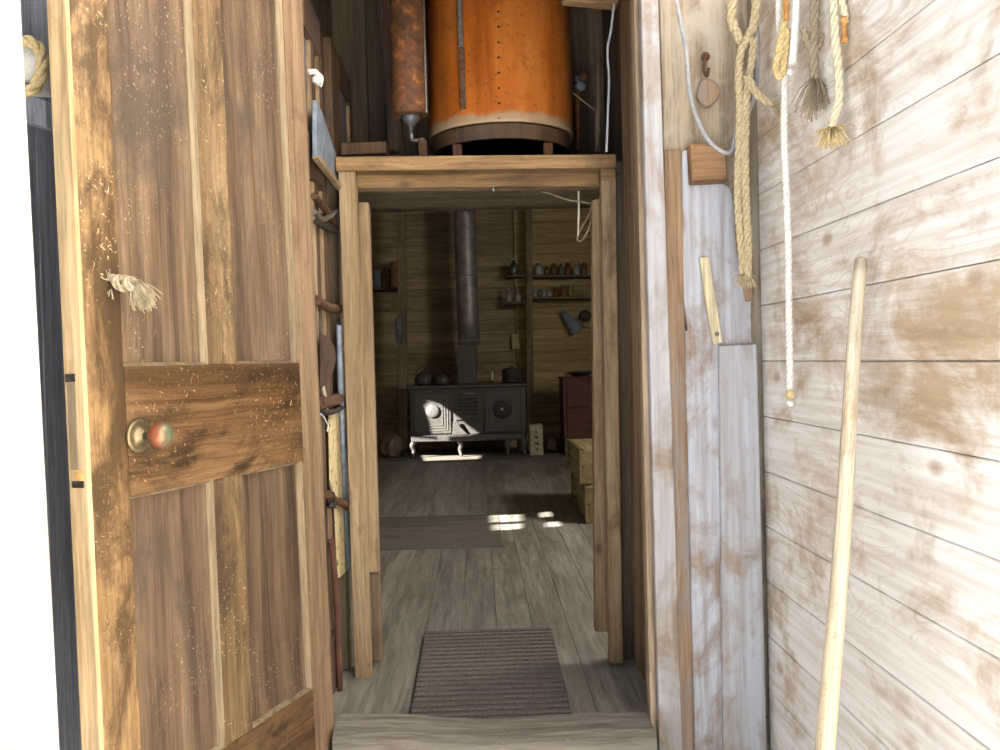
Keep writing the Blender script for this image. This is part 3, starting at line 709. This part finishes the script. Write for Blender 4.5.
# gauge strip on the drum
xg = atY(462, 60, Yt-rT+.02).x-xT; yg = -math.sqrt(rT*rT-xg*xg)
zg0 = atY(462, 106, Yt-rT).z-zt0; zg1 = atY(462, 44, Yt-rT).z-zt0
MB().box(xg-.013, xg+.011, yg-.008, yg+.01, zg0, zg1, .002).build('gauge_slot', 'rust', tank)
MB().box(xg-.014, xg+.008, yg-.016, yg+.01, zg1, zt1-zt0-.1, .004).build('gauge_casing', 'steel', tank)
MB().box(xg+.012, xg+.02, yg-.006, yg+.012, zg0, zt1-zt0-.1, .002).build('edge_strip', 'rustcyl', tank)
# seam bead
st = thing('tank_stand', 'dark wooden ring stand under the orange drum', 'stand', (xT, Yt, ztop_))
hS = zt0-ztop_
rr = rT-.012
MB().lathe([(rr-.022, hS-.055), (rr, hS-.055), (rr, hS-.001), (rr-.022, hS-.001), (rr-.022, hS-.055)], seg=48, smooth=False).build('ring', 'inner_brown', st)
for a_ in (-135, -45, 45, 135):
    a_ = math.radians(a_); c = Vector((math.cos(a_)*(rr-.03), math.sin(a_)*(rr-.03), 0))
    MB().box(c.x-.018, c.x+.018, c.y-.018, c.y+.018, 0, hS-.001, .003).build('leg', 'rustcyl', st)
pn = MB().lathe([(.10, 0), (.135, .012), (.14, .045), (.135, .048), (.06, .062), (.001, .066)], Vector((atY(517, 148, 3.45).x, 3.46, ztop_)), 'Z', 40).build('round_pan', 'pan')
tag(pn, 'shallow grey metal pan under the tank stand', 'pan')
cy = thing('drip_cylinder', 'narrow rusty cylinder with funnel left of the orange drum', 'cylinder', (atY(409, 60, 3.3).x, 3.3, ztop_))
cx = cy.location.x; zc = atY(409, 112, 3.3-.05).z
rc = .066
MB().lathe([(.04, zc-.001), (rc-.004, zc), (rc, zc+.006), (rc, 3.05), (.03, 3.06)], Vector((cx, 3.3, 0)), 'Z', 36).build('body', 'rustcyl', cy, world=True)
xs = atY(425, 60, 3.26).x
MB().box(xs-.003, xs+.004, 3.262, 3.285, zc, 3.05, .001).build('seam', 'steel', cy, world=True)
zf = atY(409, 127, 3.3).z
MB().lathe([(.036, zc-.001), (.034, zc-.012), (.012, zf+.004), (.008, zf), (.008, zf-.03)], Vector((cx, 3.3, 0)), 'Z', 24).build('funnel', 'pan', cy, world=True)
p0 = Vector((cx, 3.3, zf-.025))
MB().tube(resample([p0, p0+Vector((.004, 0, -.022)), p0+Vector((.02, -.005, -.028)), p0+Vector((.05, -.01, -.026))], .004), .009, 10).build('spout', 'steel', cy, world=True)
MB().box(cx+.028, cx+.06, 3.27, 3.30, ztop_+.0005, p0.z-.03, .003).build('tap', 'rust', cy, world=True)
tag(slab('low_box', [(341, 143), (386, 141), (386, 153), (341, 155)], 3.26, .14, 'inner_brown'), 'low brown box at the left end of the platform', 'box')
# dark slanting board on the left behind
pts = px([(372, -20), (392, -20), (398, 60), (400, 150), (388, 150), (384, 60)], 3.7)
tag(MB().prism(pts, Vector((0, .03, 0))).build('slanting_board', 'inner_door'), 'dark slanting board behind the rusty cylinder', 'board')
tag(slab('leaning_plank', [(385, -20), (392, -20), (396, 40), (391, 40)], 3.45, .02, 'room_v'), 'thin plank tip left of the rusty cylinder', 'plank')
vl = thing('valve', 'small blue grey valve right of the orange drum', 'valve', atY(582, 90, 3.62))
MB().tube(resample(path([(578, 150), (578, 110), (577, 95), (580, 80)], 3.62), .01), .011, 10).build('valve_pipe', 'rustcyl', vl, world=True)
MB().lathe([(.006, -.03), (.02, -.024), (.024, -.006), (.014, .006), (.02, .016), (.02, .03), (.004, .034)], atY(580, 84, 3.62), 'Z', 16).build('valve_body', 'bluegrey', vl, world=True)
MB().lathe([(.004, -.012), (.02, -.01), (.02, .0), (.004, .004)], atY(583, 77, 3.58), 'Y', 14).build('hand_wheel', 'rust', vl, world=True)
tubeo('thin_rod', [(572, 92), (582, 100), (596, 111)], 3.5, .003, 'stick', 'thin rod slanting down beside the small valve', 'rod', 6)
tubeo('white_wire', [(614, 4), (611, 30), (607.5, 50), (609, 80), (608, 110), (606.5, 152)], 3.03, .0042, 'wire', 'white lead wire running down the top of the right post', 'wire', 8)
tag(slab('narrow_batten', [(597, 60), (601, 55), (600, 152), (595, 152)], 3.4, .02, 'room_v'), 'narrow batten behind the white wire', 'batten')
# bell bulb, cords under lintel
hb = MB(); c0 = atY(493.5, 190, 3.17); hb.lathe([(.0005, -.006), (.004, -.004), (.005, 0), (.002, .006), (.0015, .02)], c0, 'Z', 12)
hb.tube([c0+Vector((0, 0, .018)), atY(491, 170, 3.165)], .0012, 6)
tag(hb.build('glass_drop', 'glass_clear'), 'tiny glass drop hanging from the lower lintel', 'ornament')
tubeo('bent_cord', [(510, 188), (530, 189), (548, 193), (568, 200), (582, 202), (592, 204)], 3.30, .0030, 'stick', 'tan cord sagging across the top of the inner opening', 'cord', 6)
tubeo('hanging_rod', [(578.5, 187), (578.5, 210), (578, 236)], 3.34, .0035, 'candle', 'thin pale rod hanging at the right of inner opening', 'rod', 6)
tubeo('hanging_twine', [(593, 202), (588, 216), (580, 230), (577, 239), (581, 241), (587, 232), (594, 214)], 3.35, .0035, 'stick', 'loop of brown twine tied to the hanging rod', 'twine', 6)

# =================================================================== INSIDE THE HUT
def P(x, y, Y): return atY(x, y, Y)
# hearth board under range
hz0 = atZ(400, 463, 0).y
mb = MB(); mb.box(-1.25, .95, hz0, YST+.42, 0.0, .012, .003)
tag(mb.build('hearth_plate', 'floor_dark'), 'flat dark hearth plate under the cast iron range', 'hearth')
# ---- range
xl, xr = P(408, 400, YST).x, P(528, 400, YST).x
zT = P(470, 385, YST).z; zB = P(470, 438, YST).z
rg = thing('kitchen_range', 'black cast iron cooking range with three panelled front doors', 'stove', ((xl+xr)/2, YST, .012))
D = .72
MB().box(xl+.02, xr-.02, YST+.02, YST+D, zB, zT-.03, .01).build('body', 'black', rg, world=True)
MB().box(xl-.01, xr+.01, YST-.03, YST+D+.02, zT-.03, zT+.005, .008).build('top_plate', 'black', rg, world=True)
fx = lambda x: P(x, 410, YST).x
fz = lambda y: P(470, y, YST).z
def panel(x0, x1, y0, y1, name, arch=False):
    a, b2, c, d = fx(x0), fx(x1), fz(y1), fz(y0)
    o = MB().box(a, b2, YST, YST+.03, c, d, .006).build(name, 'black', rg, world=True)
    mb = MB()
    for k, (ins, hh) in enumerate(((.035, .008), (.065, .008), (.095, .008))):
        A, B, C_, D_ = a+ins, b2-ins, c+ins, d-ins; w = .010
        for q in ((A, B, C_, C_+w), (A, B, D_-w, D_), (A, A+w, C_+w, D_-w), (B-w, B, C_+w, D_-w)):
            mb.box(q[0], q[1], YST-hh, YST+.002, q[2], q[3], .003)
    m_ = mb.build('ribs', 'grate', o); m_.parent = o; m_.data.transform(rg.matrix_basis.inverted())
    return o
od = panel(413, 451, 391, 433, 'oven_door')
cx, cz = fx(432.5), fz(410)
md = MB(); md.lathe([(.012, -.030), (.055, -.026), (.072, -.022), (.078, -.016), (.080, 0)], Vector((cx, YST, cz)), 'Y', 32)
m_ = md.build('medallion', 'grate', od); m_.data.transform(rg.matrix_basis.inverted())
fd = panel(455, 481, 393, 420, 'firebox_door')
mb = MB()
for i in range(6): mb.box(fx(458), fx(478), YST-.02, YST-.002, fz(396+i*3.6), fz(395+i*3.6), .002)
m_ = mb.build('grate_bar', 'dark_iron', fd); m_.data.transform(rg.matrix_basis.inverted())
mb = MB(); mb.box(fx(464), fx(476), YST-.03, YST-.001, fz(395), fz(391.5), .006); mb.build('handle', 'pan', rg, world=True)
sd = panel(484, 521, 391, 433, 'oven_door')
cx, cz = fx(502), fz(410)
md = MB(); md.lathe([(.07, -.010), (.11, -.008), (.115, 0)], Vector((cx, YST, cz)), 'Y', 32); m_ = md.build('draught_disc', 'dark_iron', sd); m_.data.transform(rg.matrix_basis.inverted())
md = MB(); md.lathe([(.001, -.034), (.014, -.03), (.018, -.02), (.010, -.01), (.01, 0)], Vector((cx, YST, cz)), 'Y', 20); m_ = md.build('knob', 'candle', sd); m_.data.transform(rg.matrix_basis.inverted())
md = MB(); md.tube([Vector((cx+.10*math.cos(t_), YST-.016, cz+.04+.06*math.sin(t_))) for t_ in [PI*i/12 for i in range(13)]], .012, 8); m_ = md.build('arch', 'pan', sd); m_.data.transform(rg.matrix_basis.inverted())
# lower ash shelf with centre spout
zs0, zs1 = fz(440), fz(434)
mb = MB(); mb.box(fx(411), fx(524), YST-.10, YST+.02, zs0, zs1, .008); mb.build('ash_shelf', 'black', rg, world=True)
mb = MB(); mb.prism([Vector((fx(x), YST-.10, fz(y))) for x, y in ((452, 434), (453, 421), (457, 420), (460, 427), (468, 434))], Vector((0, .08, 0)), .004); mb.build('ash_door', 'black', rg, world=True)
mb = MB(); mb.prism([Vector((fx(x), YST-.04, fz(y))) for x, y in ((462, 421), (480, 423), (482, 433), (470, 434))], Vector((0, .04, 0)), .004); mb.build('draught_plate', 'black', rg, world=True)
for lx, sg in ((458, 1), (414, -1), (508, -1), (521, 1)):
    X = fx(lx)
    mb = MB(); mb.tube(resample([Vector((X, YST-.05, zs0+.002)), Vector((X+.03*sg, YST-.07, zs0-.04)), Vector((X+.012*sg, YST-.06, zs0-.10)), Vector((X+.03*sg, YST-.08, .025))], .01), .022, 10, rfun=lambda t: .030-.012*t)
    mb.build('leg', 'black', rg, world=True)
for lx in (414, 521):
    mb = MB(); mb.box(fx(lx)-.025, fx(lx)+.025, YST+D-.1, YST+D-.04, .013, zB, .004); mb.build('leg', 'black', rg, world=True)
# flue box and stovepipe
zf1 = P(490, 345, YST+.42).z
mb = MB(); mb.box(fx(458), fx(478), YST+.3, YST+.56, zT+.005, zf1-.01, .01); mb.build('flue_box', 'black', rg, world=True)
ra = (P(478.5, 300, YST+.42)-P(457, 300, YST+.42)).length/2
tp, bt = P(463, 182, YST+.42), P(469, 345, YST+.42)
mb = MB(); mb.tube([bt+(tp-bt)*t for t in (0, .2, .4, .6, .8, 1.0)], ra, 28)
for t in (.02, .42, .8): mb.tube([bt+(tp-bt)*t, bt+(tp-bt)*(t+.012)], ra+.006, 28)
tag(mb.build('stovepipe', 'pipe'), 'tall grey metal stovepipe rising from the range', 'stovepipe')
# things on the range
def kettle(x, y, Y, s, label):
    c = P(x, y, Y); c.z = zT+.006
    t = thing('kettle', label, 'kettle', c)
    MB().lathe([(.09*s, 0), (.11*s, .02*s), (.115*s, .07*s), (.09*s, .12*s), (.045*s, .15*s)], Vector(), 'Z', 24).build('body', 'black', t)
    MB().lathe([(.045*s, .15*s), (.04*s, .16*s), (.008*s, .17*s), (.012*s, .185*s), (.002, .19*s)], Vector(), 'Z', 16).build('lid', 'black', t)
    MB().tube(resample([Vector((.1*s, 0, .05*s)), Vector((.15*s, 0, .09*s)), Vector((.17*s, 0, .13*s))], .01), .014*s, 8).build('spout', 'black', t)
    MB().tube([Vector((.1*s*math.cos(a), 0, .12*s+.11*s*math.sin(a))) for a in [PI*i/12 for i in range(13)]], .006*s, 6).build('handle', 'black', t)
kettle(424, 380, YST+.35, 1.0, 'black kettle at the left end of the range top')
kettle(442, 380, YST+.25, .8, 'smaller black kettle near the stovepipe on the range')
pt_ = P(512, 380, YST+.35); pt_.z = zT+.006
t = thing('cooking_pot', 'dark cooking pot at the right end of the range top', 'pot', pt_)
MB().lathe([(.10, 0), (.12, .01), (.12, .15), (.125, .155), (.11, .155), (.11, .02), (.01, .018)], seg=28).build('pot_body', 'black', t)
MB().lathe([(.12, .156), (.08, .175), (.015, .18), (.02, .2), (.002, .205)], seg=24).build('lid', 'black', t)
cc = P(492.5, 381, YST+.05); cc.z = zT+.006
t = thing('candle_holder', 'single white candle in a copper holder on the range', 'candle', cc)
MB().lathe([(.05, 0), (.055, .008), (.02, .012), (.016, .035), (.012, .036)], seg=20).build('holder', 'rustcyl', t)
MB().lathe([(.010, .036), (.010, .145), (.002, .15)], seg=12).build('candle', 'candle', t)
MB().tube(resample([Vector((.02, 0, .01)), Vector((.06, 0, .03)), Vector((.055, 0, .005))], .004), .005, 6).build('ring_handle', 'brass', t)

# post with narrow shelf left of it and upright boards behind range
tag(slab('upright_post', [(526, 205), (532, 205), (534, 450), (527, 450)], 10.9, .08, 'room_v'), 'dark upright post right of the range', 'post')
tag(slab('upright_post', [(397, 205), (405, 205), (408, 450), (399, 450)], 10.6, .08, 'room_v'), 'dark upright post left of the range', 'post')
for (y_, xa, xb, lab) in ((304, 505, 525, 'narrow shelf holding bottles left of the right post'), (277, 506, 525, 'narrow shelf holding a dark bottle above the bottle shelf'), (299, 532, 600, 'long lower shelf on the yellow plank wall'), (277, 532, 600, 'long upper shelf on the yellow plank wall')):
    tag(slab('wall_shelf', [(xa, y_-2), (xb, y_-2.8), (xb, y_-.6), (xa, y_)], 10.85, .302 if xa > 530 else .352, 'room_v', .003), lab, 'shelf')
tag(slab('wall_shelf', [(362, 288), (398, 287), (398, 289.5), (362, 290.5)], 10.88, .32, 'inner_brown', .003), 'brown shelf seen at the left of the inner opening', 'shelf')
def bottle(name, x, ybase, Y, h, r, mt, label, group=None, kind=0):
    c = P(x, ybase, Y); t = thing(name, label, 'bottle' if name == 'bottle' else name, c, group=group)
    if kind == 0:
        MB().lathe([(r*.9, 0), (r, h*.03), (r, h*.58), (r*.8, h*.68), (r*.35, h*.78), (r*.33, h*.93)], seg=16).build('bottle_body', mt, t)
        MB().lathe([(r*.4, h*.93), (r*.42, h), (r*.2, h)], seg=12).build('stopper', 'candle', t)
    else:
        MB().lathe([(r*.97, 0), (r, h*.02), (r, h*.95), (r*.97, h)], seg=20).build('tin_body', mt, t)
        MB().lathe([(r*1.02, h*.9), (r*1.02, h+.004), (r*.9, h+.006)], seg=20).build('lid', 'steel', t)
    return t
pxm = 10.85/870
bottle('bottle', 509, 302.6, 10.95, 14*pxm, .035, 'glass_clear', 'left clear bottle on the narrow shelf by the post')
bottle('bottle', 518, 302.6, 10.95, 13*pxm, .04, 'glass_clear', 'right clear bottle with shiny highlight on the narrow shelf')
bottle('bottle', 514, 275.6, 10.95, 17*pxm, .055, 'glassy', 'dark green bottle alone on the upper narrow shelf')
rowl = [(535, 8, .03, 'glass_clear', 'pale squat bottle next to the post on lower wall shelf'), (539.5, 9, .022, 'glassy', 'slim dark bottle, second from the post on lower shelf'), (543.5, 8, .028, 'glass_clear', 'bright clear bottle, third from the post on lower shelf'),
        (549, 8, .04, 'glass_clear', 'pale round bottle, fourth from the post on lower shelf'), (556, 11, .04, 'glass_brown', 'tall dark brown bottle in the middle of lower shelf')]
for x, h, r, mt, lb in rowl: bottle('bottle', x, 296.8, 10.92, h*pxm, r, mt, lb, 'bottles on the lower wall shelf')
bottle('tin', 564, 296.6, 10.92, 11*pxm, .04, 'box_b', 'brown tin beside the tall bottle on lower shelf', None, 1)
bottle('tin', 570.5, 296.4, 10.92, 10*pxm, .038, 'tin', 'yellowish tin on lower shelf right of brown tin', None, 1)
rowu = [(539, 13, .055, 'glass_clear', 'wide pale jar next to the post on the upper wall shelf'), (547, 10, .035, 'glass_brown', 'short brown bottle beside the pale jar on upper shelf'), (554, 13, .04, 'glass_brown', 'slim brown bottle, third along the upper shelf'),
        (561, 12, .04, 'glassy', 'green bottle in the middle of upper shelf'), (568, 14, .045, 'glass_brown', 'tall brown bottle right of the green bottle'), (576, 12, .045, 'glass_clear', 'clear bottle, second from right on upper shelf'), (584, 14, .045, 'glass_brown', 'brown bottle at the right end of upper shelf')]
for x, h, r, mt, lb in rowu: bottle('bottle', x, 274.8, 10.92, h*pxm, r, mt, lb, 'bottles on the upper wall shelf')
# books/boxes on left shelf
tag(slab('storage_box', [(390, 262), (400, 261), (400, 286.5), (390, 287)], 10.95, .17, 'box_b'), 'orange brown box on the left shelf next to the post', 'box')
tag(slab('storage_box', [(374, 270), (381, 270), (381, 287.4), (374, 287.6)], 10.95, .17, 'pan'), 'grey box at the left end of the left shelf', 'box')
tag(slab('storage_box', [(382, 268), (389, 268), (389, 287.2), (382, 287.4)], 10.95, .17, 'rustcyl'), 'narrow rust coloured box in the middle of left shelf', 'box')
# cloths by post
tag(slab('hanging_cloth', [(511, 334), (519, 333), (521, 348), (512, 350)], 11.115, .03, 'cloth', .008), 'small pale cloth hanging left of the right post', 'cloth')
tag(slab('hanging_towel', [(395, 318), (403, 316), (402, 343), (396, 344)], 10.568, .03, 'pan', .008), 'grey towel hanging by the left post', 'towel')
# funnel
fa, fb = P(562, 311, 11.05), P(578, 331, 11.05); dv = (fb-fa)
q = Vector((0, 0, 1)).rotation_difference(dv.normalized()).to_matrix()
mb = MB(); mb.lathe([(.03, 0), (.05, dv.length*.3), (.10, dv.length*.95), (.105, dv.length), (.09, dv.length*.97)], fa, 'Z', 24, M_=q)
tag(mb.build('funnel', 'bluegrey'), 'grey metal funnel hanging tilted under the long shelf', 'funnel')
kt = MB(); kc = P(585, 316, 11.115); kt.lathe([(.001, -.03), (.075, -.028), (.08, -.01), (.075, .0)], kc, 'Y', 24)
tag(kt.build('frying_pan', 'leather'), 'round dark pan hanging right of the funnel', 'pan')
# red cabinet
rx0, rx1 = P(563.5, 400, 10.0).x, P(625, 400, 10.0).x; rz = P(575, 377, 10.0).z
rc_ = thing('red_cabinet', 'dark red wooden cabinet against the yellow plank wall', 'cabinet', ((rx0+rx1)/2, 10.0, 0))
MB().box(rx0, rx1, 10.02, 10.5, .0, rz-.02, .005).build('cabinet_body', 'redbox', rc_, world=True)
MB().box(rx0-.015, rx1+.015, 10.0, 10.52, rz-.02, rz, .005).build('top', 'redbox', rc_, world=True)
MB().box(rx0+.04, rx1-.04, 10.0, 10.02, .1, rz*.6, .004).build('door', 'redbox', rc_, world=True)
MB().box(rx0+.04, rx1-.04, 10.0, 10.02, rz*.62, rz-.05, .004).build('drawer', 'redbox', rc_, world=True)
c = P(580, 374, 10.2); c.z = rz+.001
t = thing('metal_basin', 'dark metal basin standing on the red cabinet', 'basin', c)
MB().lathe([(.09, 0), (.15, .05), (.16, .055), (.145, .05), (.085, .01)], seg=28).build('bowl', 'pan', t)
MB().tube(resample([Vector((-.15, 0, .05)), Vector((-.18, 0, .04)), Vector((-.15, 0, .02))], .005), .006, 6).build('handle', 'pan', t)
# pale box beside range
bx0, bx1 = P(530, 440, 10.05).x, P(543, 440, 10.05).x; bz = P(536, 425, 10.05).z
t = thing('paper_box', 'pale upright box with dark spots beside the range', 'box', ((bx0+bx1)/2, 10.05, .012))
MB().box(bx0, bx1, 10.05, 10.25, .0125, bz, .004).build('carton', 'crate_light', t, world=True)
for (sx, sz) in ((.5, .78), (.42, .62), (.56, .60), (.45, .42), (.6, .40), (.5, .22)):
    X = bx0+(bx1-bx0)*sx; Z = bz*sz; MB().box(X-.012, X+.012, 10.048, 10.0505, Z-.012, Z+.012, .001).build('printed_mark', 'ink', t, world=True)
# sacks / heap left and right of range
for (x, y, s, mt, lb, ct, nm) in ((391, 440, .13, 'dark', 'dark lumpy sack on the floor left of the range', 'sack', 'coal_sack'), (552.5, 440, .095, 'leather', 'dark leather bag between pale box and red cabinet', 'bag', 'leather_bag')):
    c = P(x, y, 10.3); bm = bmesh.new(); bmesh.ops.create_icosphere(bm, subdivisions=4, radius=1)
    for v in bm.verts:
        n = mnoise.noise(v.co*1.7+Vector((x, 0, 0)))*.3+mnoise.noise(v.co*5)*.08
        v.co = Vector((v.co.x*(1+n)*s, v.co.y*(1+n)*s, max(v.co.z, -.75)*(1+n*.6)*s*1.2))
    zm = min(v.co.z for v in bm.verts)
    for v in bm.verts: v.co += Vector((c.x, c.y, .013-zm))
    for f in bm.faces: f.smooth = True
    mb = MB(); mb.bm.free(); mb.bm = bm; tag(mb.build(nm, mt), lb, ct)
# crates on the right foreground inside the room
Yk0 = atZ(585, 524, 0).y; xk = atZ(592, 524, 0).x
def crate(y0, y1, x0, z0_, z1_, label, marks):
    t = thing('wooden_crate', label, 'crate', (x0+.3, (y0+y1)/2, z0_))
    MB().box(x0+.015, x0+.5, y0+.01, y1-.01, z0_+.001, z1_-.004, .004).build('crate_body', 'crate', t, world=True)
    h = (z1_-z0_)/2
    for i in range(2): MB().box(x0, x0+.014, y0, y1, z0_+.002+i*h, z0_+(i+1)*h-.004, .003).build('side_board', 'crate', t, world=True)
    for y in (y0, y1-.05): MB().box(x0-.012, x0-.0005, y, y+.05, z0_+.002, z1_-.004, .003).build('corner_batten', 'crate', t, world=True)
    if marks:
        random.seed(3)
        for r_ in range(2):
            zc_ = z0_+h*(.5+r_)
            for k in range(5):
                y = y0+.12+k*.13
                mb = MB(); mb.box(x0-.002, x0+.001, y, y+.02, zc_-.05, zc_+.05, 0)
                zq = zc_+random.choice((-.05, 0, .03)); mb.box(x0-.002, x0+.001, y+.015, y+.07, zq, zq+.02, 0)
                mb.build('stencil_mark', 'ink', t, world=True)
    return t
crate(Yk0, Yk0+.9, xk-.03, .001, .25, 'lower pale wooden crate with dark stencilled side by the right frame post', True)
crate(Yk0+.1, Yk0+1.0, xk-.05, .254, .49, 'upper pale wooden crate stacked behind the right frame post', False)

# =================================================================== LIGHT
w = bpy.data.worlds.new('world'); S.world = w; w.use_nodes = True
bg = w.node_tree.nodes['Background']; bg.inputs[0].default_value = (.80, .90, 1.0, 1); bg.inputs[1].default_value = 1.55
sl = bpy.data.lights.new('sun', 'SUN'); sl.energy = 85; sl.angle = .009; sl.color = (1, .97, .90)
so = bpy.data.objects.new('sun', sl); COL.objects.link(so)
so.rotation_euler = SUN.to_track_quat('-Z', 'Y').to_euler(); so.location = (6, 0, 6)
def area(name, loc, rot, sx, sy, e, col):
    l = bpy.data.lights.new(name, 'AREA'); l.shape = 'RECTANGLE'; l.size = sx; l.size_y = sy; l.energy = e; l.color = col
    o = bpy.data.objects.new(name, l); COL.objects.link(o); o.location = loc; o.rotation_euler = rot; return o
area('room_fill', (3.03, 4.9, 2.4), (0, PI/2-.35, 0), 1.0, 1.4, 270, (1, .93, .82))  # added fill lamp that lifts the dim room, no visible source
S.view_settings.view_transform = 'Standard'; S.view_settings.look = 'None'
S.view_settings.exposure = -0.60; S.view_settings.gamma = 1; S.view_settings.use_curve_mapping = False
